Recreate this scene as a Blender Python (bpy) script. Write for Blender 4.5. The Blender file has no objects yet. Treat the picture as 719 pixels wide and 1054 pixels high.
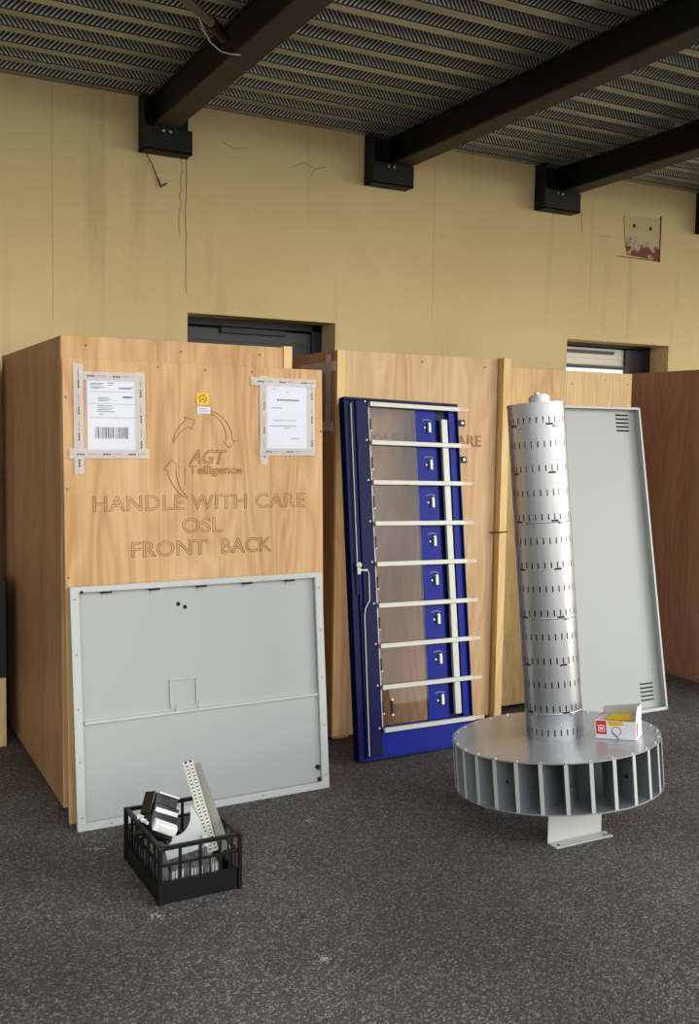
import bpy, bmesh, math, random
from mathutils import Vector, Matrix
PI = math.pi
random.seed(7)
S = bpy.context.scene
COL = S.collection

# ------------------------------------------------------------------ camera
YAW, PITCH, ROLL, FPX = 0.48884, 0.08005, 0.01578, 1032.2
cy, sy = math.cos(YAW), math.sin(YAW)
fwd = Vector((sy, cy, 0)); rgt = Vector((cy, -sy, 0)); up = Vector((0, 0, 1))
f2 = fwd * math.cos(PITCH) - up * math.sin(PITCH)
u2 = up * math.cos(PITCH) + fwd * math.sin(PITCH)
r3 = rgt * math.cos(ROLL) + u2 * math.sin(ROLL)
u3 = u2 * math.cos(ROLL) - rgt * math.sin(ROLL)
cam_d = bpy.data.cameras.new('camera'); cam = bpy.data.objects.new('camera', cam_d); COL.objects.link(cam)
cam.matrix_world = Matrix(((r3.x, u3.x, -f2.x, 0), (r3.y, u3.y, -f2.y, 0), (r3.z, u3.z, -f2.z, 1.6), (0, 0, 0, 1)))
cam_d.sensor_fit = 'VERTICAL'; cam_d.sensor_height = 24.0
cam_d.lens = 24.0 * FPX / 1054.0
cam_d.clip_start = 0.05; cam_d.clip_end = 200
S.camera = cam

# ------------------------------------------------------------------ world, sun, exposure
S.view_settings.view_transform = 'Standard'
S.view_settings.look = 'None'
S.view_settings.gamma = 1.0
S.view_settings.use_curve_mapping = False
S.view_settings.exposure = 0.0
W = bpy.data.worlds.new('world'); S.world = W; W.use_nodes = True
wn, wl = W.node_tree.nodes, W.node_tree.links
wn.clear()
wout = wn.new('ShaderNodeOutputWorld'); wbg = wn.new('ShaderNodeBackground')
wtc = wn.new('ShaderNodeTexCoord'); wsep = wn.new('ShaderNodeSeparateXYZ')
wl.new(wtc.outputs['Generated'], wsep.inputs[0])
wr = wn.new('ShaderNodeValToRGB')
wr.color_ramp.elements[0].position = 0.0; wr.color_ramp.elements[0].color = (0.90, 0.86, 0.78, 1)
wr.color_ramp.elements[1].position = 0.9; wr.color_ramp.elements[1].color = (0.70, 0.84, 1.0, 1)
e = wr.color_ramp.elements.new(0.11); e.color = (0.85, 0.84, 0.80, 1)
e = wr.color_ramp.elements.new(0.15); e.color = (1.15, 1.13, 1.08, 1)
wl.new(wsep.outputs['Z'], wr.inputs[0])
wdot = wn.new('ShaderNodeVectorMath'); wdot.operation = 'DOT_PRODUCT'
wdot.inputs[1].default_value = (0.72, -0.69, 0.0)
wl.new(wtc.outputs['Generated'], wdot.inputs[0])
wmr = wn.new('ShaderNodeMapRange')
wmr.inputs['From Min'].default_value = -0.6; wmr.inputs['From Max'].default_value = 0.9
wmr.inputs['To Min'].default_value = 0.55; wmr.inputs['To Max'].default_value = 2.5
wl.new(wdot.outputs['Value'], wmr.inputs['Value'])
wl.new(wr.outputs[0], wbg.inputs[0]); wl.new(wmr.outputs[0], wbg.inputs[1])
wl.new(wbg.outputs[0], wout.inputs[0])
sd = bpy.data.lights.new('sun', 'SUN'); sun = bpy.data.objects.new('sun', sd); COL.objects.link(sun)
sd.energy = 1.7; sd.angle = math.radians(30); sd.color = (1.0, 0.93, 0.82)
SUNDIR = Vector((-0.84, 0.54, -0.17))           # direction of travel
sun.rotation_euler = SUNDIR.to_track_quat('-Z', 'Y').to_euler()

# ------------------------------------------------------------------ helpers
def srgb(r, g, b):
    def c(v):
        v /= 255.0
        return v / 12.92 if v <= 0.04045 else ((v + 0.055) / 1.055) ** 2.4
    return (c(r), c(g), c(b), 1)

def mat(name, col, rough=0.6, metal=0.0, spec=None, bump=None, noise=None, alpha=None, trans=None, coat=None):
    m = bpy.data.materials.new(name); m.use_nodes = True
    n, l = m.node_tree.nodes, m.node_tree.links
    b = n['Principled BSDF']
    b.inputs['Base Color'].default_value = col
    b.inputs['Roughness'].default_value = rough; b.inputs['Metallic'].default_value = metal
    if spec is not None: b.inputs['Specular IOR Level'].default_value = spec
    if alpha is not None: b.inputs['Alpha'].default_value = alpha
    if trans is not None: b.inputs['Transmission Weight'].default_value = trans
    if coat is not None: b.inputs['Coat Weight'].default_value = coat
    tc = n.new('ShaderNodeTexCoord')
    if noise:                                    # (scale, amount, col2, stretch)
        sc, amt, c2, st = noise
        mp = n.new('ShaderNodeMapping'); mp.inputs['Scale'].default_value = st
        l.new(tc.outputs['Object'], mp.inputs[0])
        nz = n.new('ShaderNodeTexNoise'); nz.inputs['Scale'].default_value = sc; nz.inputs['Detail'].default_value = 5
        l.new(mp.outputs[0], nz.inputs[0])
        mr = n.new('ShaderNodeMapRange'); mr.inputs['From Min'].default_value = 0.35; mr.inputs['From Max'].default_value = 0.7
        mr.inputs['To Max'].default_value = amt
        l.new(nz.outputs[0], mr.inputs[0])
        mx = n.new('ShaderNodeMix'); mx.data_type = 'RGBA'
        mx.inputs[6].default_value = col; mx.inputs[7].default_value = c2
        l.new(mr.outputs[0], mx.inputs[0]); l.new(mx.outputs[2], b.inputs['Base Color'])
    if bump:
        sc, st = bump
        nb = n.new('ShaderNodeTexNoise'); nb.inputs['Scale'].default_value = sc; nb.inputs['Detail'].default_value = 4
        l.new(tc.outputs['Object'], nb.inputs[0])
        bp = n.new('ShaderNodeBump'); bp.inputs['Strength'].default_value = st; bp.inputs['Distance'].default_value = 0.01
        l.new(nb.outputs[0], bp.inputs['Height']); l.new(bp.outputs[0], b.inputs['Normal'])
    return m

def wood(name, light, mid, dark, seed=0.0, rough=0.55, fig=1.0, knots=False):
    """rotary cut plywood veneer, grain running along Z"""
    m = bpy.data.materials.new(name); m.use_nodes = True
    n, l = m.node_tree.nodes, m.node_tree.links
    b = n['Principled BSDF']; b.inputs['Roughness'].default_value = rough
    b.inputs['Specular IOR Level'].default_value = 0.35
    tc = n.new('ShaderNodeTexCoord')
    mp = n.new('ShaderNodeMapping'); mp.inputs['Location'].default_value = (seed, seed * 0.7, seed * 1.3)
    mp.inputs['Scale'].default_value = (1, 1, 0.16)
    l.new(tc.outputs['Object'], mp.inputs[0])
    big = n.new('ShaderNodeTexNoise'); big.inputs['Scale'].default_value = 3.4 * fig; big.inputs['Detail'].default_value = 2
    l.new(mp.outputs[0], big.inputs[0])
    mul = n.new('ShaderNodeMath'); mul.operation = 'MULTIPLY'; mul.inputs[1].default_value = 15.0
    l.new(big.outputs[0], mul.inputs[0])
    frac = n.new('ShaderNodeMath'); frac.operation = 'PINGPONG'; frac.inputs[1].default_value = 0.5
    l.new(mul.outputs[0], frac.inputs[0])
    mp2 = n.new('ShaderNodeMapping'); mp2.inputs['Scale'].default_value = (60, 60, 1.5)
    l.new(tc.outputs['Object'], mp2.inputs[0])
    fine = n.new('ShaderNodeTexNoise'); fine.inputs['Scale'].default_value = 1.6; fine.inputs['Detail'].default_value = 6
    l.new(mp2.outputs[0], fine.inputs[0])
    mp3 = n.new('ShaderNodeMapping'); mp3.inputs['Scale'].default_value = (2.6, 2.6, 0.35); mp3.inputs['Location'].default_value = (seed + 3, 1, 2)
    l.new(tc.outputs['Object'], mp3.inputs[0])
    wide = n.new('ShaderNodeTexNoise'); wide.inputs['Scale'].default_value = 2.2; wide.inputs['Detail'].default_value = 3
    l.new(mp3.outputs[0], wide.inputs[0])
    a1 = n.new('ShaderNodeMath'); a1.operation = 'MULTIPLY_ADD'; a1.inputs[1].default_value = 0.55
    l.new(frac.outputs[0], a1.inputs[0]); 
    a2 = n.new('ShaderNodeMath'); a2.operation = 'MULTIPLY_ADD'; a2.inputs[1].default_value = 0.65
    l.new(fine.outputs[0], a2.inputs[0])
    a3 = n.new('ShaderNodeMath'); a3.operation = 'MULTIPLY_ADD'; a3.inputs[1].default_value = 1.0; a3.inputs[2].default_value = -0.45
    l.new(wide.outputs[0], a3.inputs[0]); l.new(a3.outputs[0], a2.inputs[2]); l.new(a2.outputs[0], a1.inputs[2])
    rp = n.new('ShaderNodeValToRGB')
    rp.color_ramp.elements[0].position = 0.12; rp.color_ramp.elements[0].color = light
    rp.color_ramp.elements[1].position = 0.95; rp.color_ramp.elements[1].color = dark
    e = rp.color_ramp.elements.new(0.5); e.color = mid
    l.new(a1.outputs[0], rp.inputs[0])
    last = rp.outputs[0]
    if knots:
        vo = n.new('ShaderNodeTexVoronoi'); vo.inputs['Scale'].default_value = 4.0
        mpk = n.new('ShaderNodeMapping'); mpk.inputs['Scale'].default_value = (1.4, 1.4, 0.9); mpk.inputs['Location'].default_value = (seed, 0.3, seed)
        l.new(tc.outputs['Object'], mpk.inputs[0]); l.new(mpk.outputs[0], vo.inputs[0])
        mr = n.new('ShaderNodeMapRange'); mr.inputs['From Min'].default_value = 0.03; mr.inputs['From Max'].default_value = 0.09
        mr.inputs['To Min'].default_value = 0.75; mr.inputs['To Max'].default_value = 0
        l.new(vo.outputs['Distance'], mr.inputs[0])
        mx = n.new('ShaderNodeMix'); mx.data_type = 'RGBA'; mx.inputs[7].default_value = srgb(120, 66, 30)
        l.new(mr.outputs[0], mx.inputs[0]); l.new(last, mx.inputs[6]); last = mx.outputs[2]
    l.new(last, b.inputs['Base Color'])
    bp = n.new('ShaderNodeBump'); bp.inputs['Strength'].default_value = 0.08; bp.inputs['Distance'].default_value = 0.004
    l.new(fine.outputs[0], bp.inputs['Height']); l.new(bp.outputs[0], b.inputs['Normal'])
    return m

class MB:
    """collects shapes for one mesh"""
    def __init__(s): s.v = []; s.f = []; s.mi = []; s.sm = []
    def add(s, vs, fs, mi=0, smooth=False):
        o = len(s.v); s.v += [tuple(v) for v in vs]
        for f in fs: s.f.append([i + o for i in f]); s.mi.append(mi); s.sm.append(smooth)
        return s
    def box(s, a, b, mi=0, M=None):
        x0, y0, z0 = a; x1, y1, z1 = b
        vs = [Vector(p) for p in ((x0,y0,z0),(x1,y0,z0),(x1,y1,z0),(x0,y1,z0),(x0,y0,z1),(x1,y0,z1),(x1,y1,z1),(x0,y1,z1))]
        if M: vs = [M @ v for v in vs]
        return s.add(vs, [(0,3,2,1),(4,5,6,7),(0,1,5,4),(1,2,6,5),(2,3,7,6),(3,0,4,7)], mi)
    def cyl(s, p0, p1, r, n=16, mi=0, r1=None, cap=True):
        p0, p1 = Vector(p0), Vector(p1); d = (p1 - p0).normalized()
        a = d.orthogonal().normalized(); b = d.cross(a); r1 = r if r1 is None else r1
        vs = []
        for k in range(n):
            t = 2 * PI * k / n; c = a * math.cos(t) + b * math.sin(t)
            vs += [p0 + c * r, p1 + c * r1]
        fs = [(2*k, (2*k+2) % (2*n), (2*k+3) % (2*n), 2*k+1) for k in range(n)]
        s.add(vs, fs, mi, True)
        if cap:
            s.add([vs[2*k] for k in range(n)], [tuple(reversed(range(n)))], mi)
            s.add([vs[2*k+1] for k in range(n)], [tuple(range(n))], mi)
        return s
    def path(s, pts, r, n=8, mi=0):
        pts = [Vector(p) for p in pts]; N = len(pts); vs = []
        a = None
        for i, p in enumerate(pts):
            d = (pts[min(i+1, N-1)] - pts[max(i-1, 0)]).normalized()
            if a is None: a = d.orthogonal().normalized()
            a = (a - d * a.dot(d)).normalized(); b = d.cross(a)
            for k in range(n):
                t = 2*PI*k/n; vs.append(p + (a*math.cos(t) + b*math.sin(t)) * r)
        fs = [(i*n+k, i*n+(k+1)%n, (i+1)*n+(k+1)%n, (i+1)*n+k) for i in range(N-1) for k in range(n)]
        s.add(vs, fs, mi, True)
        s.add(vs[:n], [tuple(reversed(range(n)))], mi); s.add(vs[-n:], [tuple(range(n))], mi)
        return s
    def prism(s, poly, y0, y1, mi=0, M=None):
        """poly in XZ, extruded along Y"""
        n = len(poly)
        vs = [Vector((x, y0, z)) for x, z in poly] + [Vector((x, y1, z)) for x, z in poly]
        if M: vs = [M @ v for v in vs]
        fs = [tuple(range(n)), tuple(reversed(range(n, 2*n)))]
        fs += [(k, k+n, (k+1)%n+n, (k+1)%n) for k in range(n)]
        return s.add(vs, fs, mi)
    def build(s, name, mats, parent=None, bevel=0.0, M=None):
        me = bpy.data.meshes.new(name); me.from_pydata(s.v, [], s.f)
        if not isinstance(mats, (list, tuple)): mats = [mats]
        for m in mats: me.materials.append(m)
        for p, i, sm in zip(me.polygons, s.mi, s.sm): p.material_index = i; p.use_smooth = sm
        bm = bmesh.new(); bm.from_mesh(me)
        if bevel:
            bmesh.ops.remove_doubles(bm, verts=bm.verts, dist=1e-6)
            es = [e for e in bm.edges if len(e.link_faces) == 2 and e.calc_face_angle(0) > 0.6]
            bmesh.ops.bevel(bm, geom=es, offset=bevel, segments=2, affect='EDGES', profile=0.5, clamp_overlap=True)
        bmesh.ops.recalc_face_normals(bm, faces=bm.faces)
        bm.to_mesh(me); bm.free()
        o = bpy.data.objects.new(name, me); COL.objects.link(o)
        if parent is not None: o.parent = parent
        if M is not None: o.matrix_local = M
        return o

def tag(o, label, cat, group=None, kind=None):
    if label: o['label'] = label
    if cat: o['category'] = cat
    if group: o['group'] = group
    if kind: o['kind'] = kind
    return o
def struct(o): o['kind'] = 'structure'; return o
def thing(name, label, cat, M=None, group=None):
    o = bpy.data.objects.new(name, None); COL.objects.link(o); o.empty_display_size = 0.1
    if M is not None: o.matrix_world = M
    return tag(o, label, cat, group)
def T(x, y, z): return Matrix.Translation((x, y, z))
def pose(BL, BR, top):
    BL, BR, top = Vector(BL), Vector(BR), Vector(top)
    u = (BR - BL).normalized(); v = top - BL; v = (v - u * v.dot(u)).normalized(); y = v.cross(u)
    return Matrix(((u.x, y.x, v.x, BL.x), (u.y, y.y, v.y, BL.y), (u.z, y.z, v.z, BL.z), (0, 0, 0, 1)))
def text_mesh(name, body, size, mat_, parent, loc, outline=0.0, depth=0.0004, shear=0.0, bold=0.0, width=None, spacing=1.0):
    """letters standing in the XZ plane facing -Y, left/bottom anchored at loc; width = total width wanted"""
    cu = bpy.data.curves.new(name, 'FONT'); cu.body = body; cu.size = size; cu.shear = shear; cu.space_character = spacing
    cu.resolution_u = 4
    if outline: cu.fill_mode = 'NONE'; cu.bevel_depth = outline; cu.bevel_resolution = 0
    else: cu.extrude = depth; cu.offset = bold
    t = bpy.data.objects.new(name, cu); COL.objects.link(t)
    dg = bpy.context.evaluated_depsgraph_get(); dg.update()
    me = bpy.data.meshes.new_from_object(t.evaluated_get(dg))
    COL.objects.unlink(t); bpy.data.objects.remove(t)
    xs = [v.co.x for v in me.vertices]; x0, x1 = min(xs), max(xs)
    k = (width / (x1 - x0)) if width else 1.0
    for v in me.vertices: v.co = Vector(((v.co.x - x0) * k, -v.co.z, v.co.y))
    me.materials.clear(); me.materials.append(mat_)
    o = bpy.data.objects.new(name, me); COL.objects.link(o); o.parent = parent; o.location = loc
    return o

# ------------------------------------------------------------------ materials
# wall
def wall_mat():
    m = bpy.data.materials.new('cream_render'); m.use_nodes = True
    n, l = m.node_tree.nodes, m.node_tree.links; b = n['Principled BSDF']
    b.inputs['Roughness'].default_value = 0.85; b.inputs['Specular IOR Level'].default_value = 0.2
    tc = n.new('ShaderNodeTexCoord')
    n1 = n.new('ShaderNodeTexNoise'); n1.inputs['Scale'].default_value = 1.1; n1.inputs['Detail'].default_value = 7; n1.inputs['Roughness'].default_value = 0.62
    l.new(tc.outputs['Object'], n1.inputs[0])
    rp = n.new('ShaderNodeValToRGB')
    rp.color_ramp.elements[0].position = 0.3; rp.color_ramp.elements[0].color = srgb(218, 197, 144)
    rp.color_ramp.elements[1].position = 0.72; rp.color_ramp.elements[1].color = srgb(230, 209, 157)
    l.new(n1.outputs[0], rp.inputs[0])
    mp = n.new('ShaderNodeMapping'); mp.inputs['Scale'].default_value = (9, 9, 0.5); l.new(tc.outputs['Object'], mp.inputs[0])
    n2 = n.new('ShaderNodeTexNoise'); n2.inputs['Scale'].default_value = 1.0; n2.inputs['Detail'].default_value = 6; l.new(mp.outputs[0], n2.inputs[0])
    mr = n.new('ShaderNodeMapRange'); mr.inputs['From Min'].default_value = 0.6; mr.inputs['From Max'].default_value = 0.85; mr.inputs['To Max'].default_value = 0.35
    l.new(n2.outputs[0], mr.inputs[0])
    mx = n.new('ShaderNodeMix'); mx.data_type = 'RGBA'; mx.inputs[7].default_value = srgb(138, 116, 78)
    l.new(mr.outputs[0], mx.inputs[0]); l.new(rp.outputs[0], mx.inputs[6])
    n3 = n.new('ShaderNodeTexNoise'); n3.inputs['Scale'].default_value = 45; n3.inputs['Detail'].default_value = 3; l.new(tc.outputs['Object'], n3.inputs[0])
    mr3 = n.new('ShaderNodeMapRange'); mr3.inputs['From Min'].default_value = 0.68; mr3.inputs['From Max'].default_value = 0.78; mr3.inputs['To Max'].default_value = 0.35
    l.new(n3.outputs[0], mr3.inputs[0])
    mx2 = n.new('ShaderNodeMix'); mx2.data_type = 'RGBA'; mx2.inputs[7].default_value = srgb(150, 128, 88)
    l.new(mr3.outputs[0], mx2.inputs[0]); l.new(mx.outputs[2], mx2.inputs[6]); l.new(mx2.outputs[2], b.inputs['Base Color'])
    bp = n.new('ShaderNodeBump'); bp.inputs['Strength'].default_value = 0.15; bp.inputs['Distance'].default_value = 0.01
    l.new(n1.outputs[0], bp.inputs['Height']); l.new(bp.outputs[0], b.inputs['Normal'])
    return m
def asphalt_mat():
    m = bpy.data.materials.new('asphalt'); m.use_nodes = True
    n, l = m.node_tree.nodes, m.node_tree.links; b = n['Principled BSDF']
    b.inputs['Roughness'].default_value = 0.8; b.inputs['Specular IOR Level'].default_value = 0.35
    tc = n.new('ShaderNodeTexCoord')
    vo = n.new('ShaderNodeTexVoronoi'); vo.inputs['Scale'].default_value = 165; l.new(tc.outputs['Object'], vo.inputs[0])
    sp = n.new('ShaderNodeSeparateColor'); l.new(vo.outputs['Color'], sp.inputs[0])
    rp = n.new('ShaderNodeValToRGB')
    rp.color_ramp.elements[0].position = 0.0; rp.color_ramp.elements[0].color = srgb(72, 66, 62)
    rp.color_ramp.elements[1].position = 1.0; rp.color_ramp.elements[1].color = srgb(156, 149, 143)
    e = rp.color_ramp.elements.new(0.72); e.color = srgb(100, 93, 88)
    l.new(sp.outputs[0], rp.inputs[0])
    n1 = n.new('ShaderNodeTexNoise'); n1.inputs['Scale'].default_value = 1.3; n1.inputs['Detail'].default_value = 5; l.new(tc.outputs['Object'], n1.inputs[0])
    r2 = n.new('ShaderNodeValToRGB')
    r2.color_ramp.elements[0].position = 0.36; r2.color_ramp.elements[0].color = (0.58, 0.54, 0.52, 1)
    r2.color_ramp.elements[1].position = 0.68; r2.color_ramp.elements[1].color = (0.95, 0.93, 0.95, 1)
    l.new(n1.outputs[0], r2.inputs[0])
    mx = n.new('ShaderNodeMix'); mx.data_type = 'RGBA'; mx.blend_type = 'MULTIPLY'; mx.inputs[0].default_value = 1
    l.new(rp.outputs[0], mx.inputs[6]); l.new(r2.outputs[0], mx.inputs[7])
    l.new(mx.outputs[2], b.inputs['Base Color'])
    nb = n.new('ShaderNodeTexNoise'); nb.inputs['Scale'].default_value = 90; nb.inputs['Detail'].default_value = 3; l.new(tc.outputs['Object'], nb.inputs[0])
    ad = n.new('ShaderNodeMath'); ad.operation = 'SUBTRACT'; l.new(nb.outputs[0], ad.inputs[0]); l.new(vo.outputs['Distance'], ad.inputs[1])
    bp = n.new('ShaderNodeBump'); bp.inputs['Strength'].default_value = 0.55; bp.inputs['Distance'].default_value = 0.006
    l.new(ad.outputs[0], bp.inputs['Height']); l.new(bp.outputs[0], b.inputs['Normal'])
    return m
M = {}
M['wall'] = wall_mat(); M['asphalt'] = asphalt_mat()
M['zinc'] = mat('galvanised_deck', srgb(184, 188, 182), 0.36, 0.6, noise=(2.0, 0.8, srgb(120, 126, 120), (0.7, 5, 5)))
M['zinc_dash'] = mat('galvanised_embossing', srgb(222, 222, 210), 0.4, 0.5)
M['zinc_slot'] = mat('punched_slots', srgb(62, 68, 66), 0.5, 0.3)
M['beam'] = mat('black_green_beam_paint', srgb(12, 16, 19), 0.55, 0.0, spec=0.3, noise=(4, 0.6, srgb(20, 22, 23), (1, 1, 1)))
M['flange'] = mat('dusty_lit_underside_paint', srgb(72, 64, 56), 0.7, 0.0, noise=(6, 0.8, srgb(50, 46, 40), (1, 1, 1)))  # dusty taupe, with bounce light on the undersides painted into the colour
M['bolt'] = mat('bright_bolt', srgb(225, 225, 225), 0.25, 0.9)
M['ply'] = wood('birch_plywood', srgb(220, 184, 136), srgb(204, 162, 112), srgb(172, 126, 80), 1.7)
M['ply2'] = wood('pale_birch_plywood', srgb(224, 190, 148), srgb(210, 172, 128), srgb(182, 140, 98), 5.1)
M['ply3'] = wood('yellow_plywood', srgb(226, 196, 140), srgb(212, 176, 120), srgb(184, 144, 90), 9.4, fig=1.5)
M['plyside'] = wood('shaded_side_plywood', srgb(176, 140, 106), srgb(158, 120, 86), srgb(130, 94, 66), 3.3)  # darker plywood for the sides; their unlit shade is put into the colour
M['plyred'] = wood('red_brown_plywood', srgb(196, 148, 118), srgb(180, 130, 102), srgb(154, 108, 82), 7.7)
M['pine'] = wood('pine_batten', srgb(236, 208, 150), srgb(226, 192, 130), srgb(200, 158, 98), 2.2, knots=True)
M['burn'] = mat('burnt_outline', srgb(170, 126, 84), 0.8)
M['burn2'] = mat('faint_burnt_outline', srgb(180, 136, 92), 0.8)
M['grey'] = mat('light_grey_powder_coat', srgb(172, 175, 173), 0.5, 0.0, spec=0.4, bump=(220, 0.03))
M['white'] = mat('off_white_powder_coat', srgb(190, 193, 188), 0.42, 0.0, spec=0.4)
M['blue'] = mat('deep_blue_paint', srgb(2, 28, 130), 0.4, 0.0, spec=0.12)
M['navy'] = mat('navy_paint', srgb(3, 11, 64), 0.4, 0.0, spec=0.12)
M['rail'] = mat('brushed_aluminium_rail', srgb(182, 182, 172), 0.45, 0.2)
M['alu'] = mat('galvanised_tube', srgb(184, 185, 187), 0.34, 0.85, noise=(3, 0.5, srgb(158, 160, 164), (6, 6, 0.4)))
M['alu2'] = mat('aluminium_plate', srgb(196, 198, 200), 0.3, 0.7, noise=(5, 0.5, srgb(176, 178, 180), (1, 1, 1)))
M['blade'] = mat('shaded_grey_blade_steel', srgb(128, 132, 134), 0.5, 0.3)  # steel darkened: shade in the bays between blades is put into the colour
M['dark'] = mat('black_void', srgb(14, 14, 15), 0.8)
M['black'] = mat('black_plastic', srgb(13, 14, 15), 0.42, 0.0, spec=0.35, bump=(90, 0.05))
M['paper'] = mat('white_paper', srgb(228, 231, 240), 0.5)
M['film'] = mat('clear_pouch_film', srgb(232, 234, 240), 0.12, alpha=0.22, bump=(14, 0.5))
M['tape'] = mat('clear_packing_tape', srgb(232, 230, 230), 0.2, alpha=0.38, bump=(60, 0.3))
M['ink'] = mat('grey_ink', srgb(96, 98, 108), 0.7)
M['inkdark'] = mat('black_ink', srgb(40, 38, 44), 0.7)
M['inkblue'] = mat('blue_ink', srgb(36, 92, 150), 0.6)
M['yellow'] = mat('yellow_sticker', srgb(238, 186, 20), 0.5)
def glass_mat():
    m = bpy.data.materials.new('door_glass'); m.use_nodes = True
    n, l = m.node_tree.nodes, m.node_tree.links
    n.remove(n['Principled BSDF'])
    fr = n.new('ShaderNodeLayerWeight')            # thin-pane reflectance, same from either side
    pw = n.new('ShaderNodeMath'); pw.operation = 'POWER'; pw.inputs[1].default_value = 4.0
    l.new(fr.outputs['Facing'], pw.inputs[0])
    ml = n.new('ShaderNodeMath'); ml.operation = 'MULTIPLY_ADD'; ml.inputs[1].default_value = 0.8; ml.inputs[2].default_value = 0.045; ml.use_clamp = True
    t = n.new('ShaderNodeBsdfTransparent'); t.inputs[0].default_value = (0.78, 0.74, 0.74, 1)
    g = n.new('ShaderNodeBsdfGlossy'); g.inputs['Roughness'].default_value = 0.03
    mx = n.new('ShaderNodeMixShader')
    l.new(pw.outputs[0], ml.inputs[0]); l.new(ml.outputs[0], mx.inputs[0]); l.new(t.outputs[0], mx.inputs[1]); l.new(g.outputs[0], mx.inputs[2])
    l.new(mx.outputs[0], n['Material Output'].inputs[0])
    return m
M['glass'] = glass_mat()
M['frame'] = mat('dark_blue_window_frame', srgb(16, 20, 32), 0.5)
M['slat'] = mat('white_slats', srgb(224, 222, 208), 0.5)
M['louvre_dark'] = mat('dark_louvre', srgb(27, 33, 38), 0.4, spec=0.5)
M['red'] = mat('red_print', srgb(214, 34, 38), 0.45)
M['card'] = mat('white_card', srgb(236, 234, 236), 0.5)
M['cardin'] = mat('grey_card_inside', srgb(186, 178, 164), 0.7)
M['cream'] = mat('cream_plastic', srgb(226, 224, 208), 0.4)
M['olive'] = mat('grey_olive_plastic', srgb(142, 138, 122), 0.5)
M['lit'] = mat('lit_window_pane', srgb(235, 238, 240), 0.3)
M['lit'].node_tree.nodes['Principled BSDF'].inputs['Emission Color'].default_value = (0.9, 0.95, 1, 1)
M['lit'].node_tree.nodes['Principled BSDF'].inputs['Emission Strength'].default_value = 0.7
M['rust'] = None

def rust_mat():
    m = bpy.data.materials.new('flaked_paint_and_rust'); m.use_nodes = True
    n, l = m.node_tree.nodes, m.node_tree.links; b = n['Principled BSDF']; b.inputs['Roughness'].default_value = 0.8
    tc = n.new('ShaderNodeTexCoord'); nz = n.new('ShaderNodeTexNoise'); nz.inputs['Scale'].default_value = 9; nz.inputs['Detail'].default_value = 8; nz.inputs['Roughness'].default_value = 0.7
    l.new(tc.outputs['Object'], nz.inputs[0])
    sx = n.new('ShaderNodeSeparateXYZ'); l.new(tc.outputs['Object'], sx.inputs[0])
    ma = n.new('ShaderNodeMath'); ma.operation = 'MULTIPLY_ADD'; ma.inputs[1].default_value = -0.95; ma.inputs[2].default_value = 0.16
    l.new(sx.outputs['Z'], ma.inputs[0])
    ad = n.new('ShaderNodeMath'); ad.operation = 'ADD'; l.new(nz.outputs[0], ad.inputs[0]); l.new(ma.outputs[0], ad.inputs[1])
    rp = n.new('ShaderNodeValToRGB'); rp.color_ramp.interpolation = 'CONSTANT'
    rp.color_ramp.elements[0].position = 0; rp.color_ramp.elements[0].color = srgb(206, 186, 140)
    rp.color_ramp.elements[1].position = 0.60; rp.color_ramp.elements[1].color = srgb(124, 66, 44)
    e = rp.color_ramp.elements.new(0.52); e.color = srgb(190, 178, 150)
    l.new(ad.outputs[0], rp.inputs[0]); l.new(rp.outputs[0], b.inputs['Base Color'])
    return m
M['rust'] = rust_mat()

# ------------------------------------------------------------------ the setting
WY = 5.75
fl = MB()
fl.add([(-14, -14, 0), (18, -14, 0), (18, 6.0, 0), (-14, 6.0, 0)], [(0, 1, 2, 3)])
struct(fl.build('floor', M['asphalt']))

# wall with two window openings
win = [(1.955, 2.935, 1.72, 2.285), (4.82, 5.82, 1.72, 2.295)]
w = MB(); y0, y1 = WY, WY + 0.32
xs = [-8.0]
for (a, b, c, d) in win: xs += [a, b]
xs += [14.0]
for i in range(len(xs) - 1):
    if i % 2 == 0: w.box((xs[i], y0, 0), (xs[i+1], y1, 3.62))
    else:
        c, d = win[i // 2][2:]
        w.box((xs[i], y0, 0), (xs[i+1], y1, c)); w.box((xs[i], y0, d), (xs[i+1], y1, 3.62))
wall = struct(w.build('wall_back', M['wall']))
# hairline cracks, stains and joints on the wall (a millimetre proud of it)
M['crack'] = mat('crack_line', srgb(136, 114, 80), 0.9)
M['crackf'] = mat('faint_joint_line', srgb(182, 160, 114), 0.9)
M['stain'] = mat('brown_stain', srgb(92, 62, 36), 0.9)
def crack(pts, r, m, name='crack'):
    MB().path([(x, WY + 0.0005, z) for x, z in pts], r * 0.7, 5).build(name, m, wall)
def jag(x, z0, z1, amp=0.006, n=14, dx=0):
    return [(x + dx * i / n + random.uniform(-amp, amp), z0 + (z1 - z0) * i / n) for i in range(n + 1)]
crack(jag(1.18, 2.2, 3.5, 0.004), 0.0024, M['crackf'])
crack(jag(1.915, 3.18, 2.72, 0.008, 12, -0.01), 0.0035, M['crack'])
crack(jag(1.945, 3.18, 2.40, 0.005, 14, 0.0), 0.0042, M['crack'])
crack(jag(3.66, 2.3, 3.35, 0.003), 0.002, M['crackf'])
crack(jag(5.02, 2.5, 3.3, 0.003), 0.0022, M['crackf'])
crack(jag(4.92, 3.05, 3.22, 0.006, 6), 0.003, M['crack'])
crack([(2.62, 3.21), (2.70, 3.25), (2.78, 3.225), (2.86, 3.245)], 0.0028, M['crack'])
crack([(2.78, 3.225), (2.75, 3.17)], 0.0025, M['crack'])
crack([(2.16, 3.30), (2.24, 3.27), (2.33, 3.285)], 0.0025, M['crack'])
crack([(5.20, 3.05), (5.14, 3.06), (5.08, 3.05)], 0.0025, M['crack'])
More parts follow.
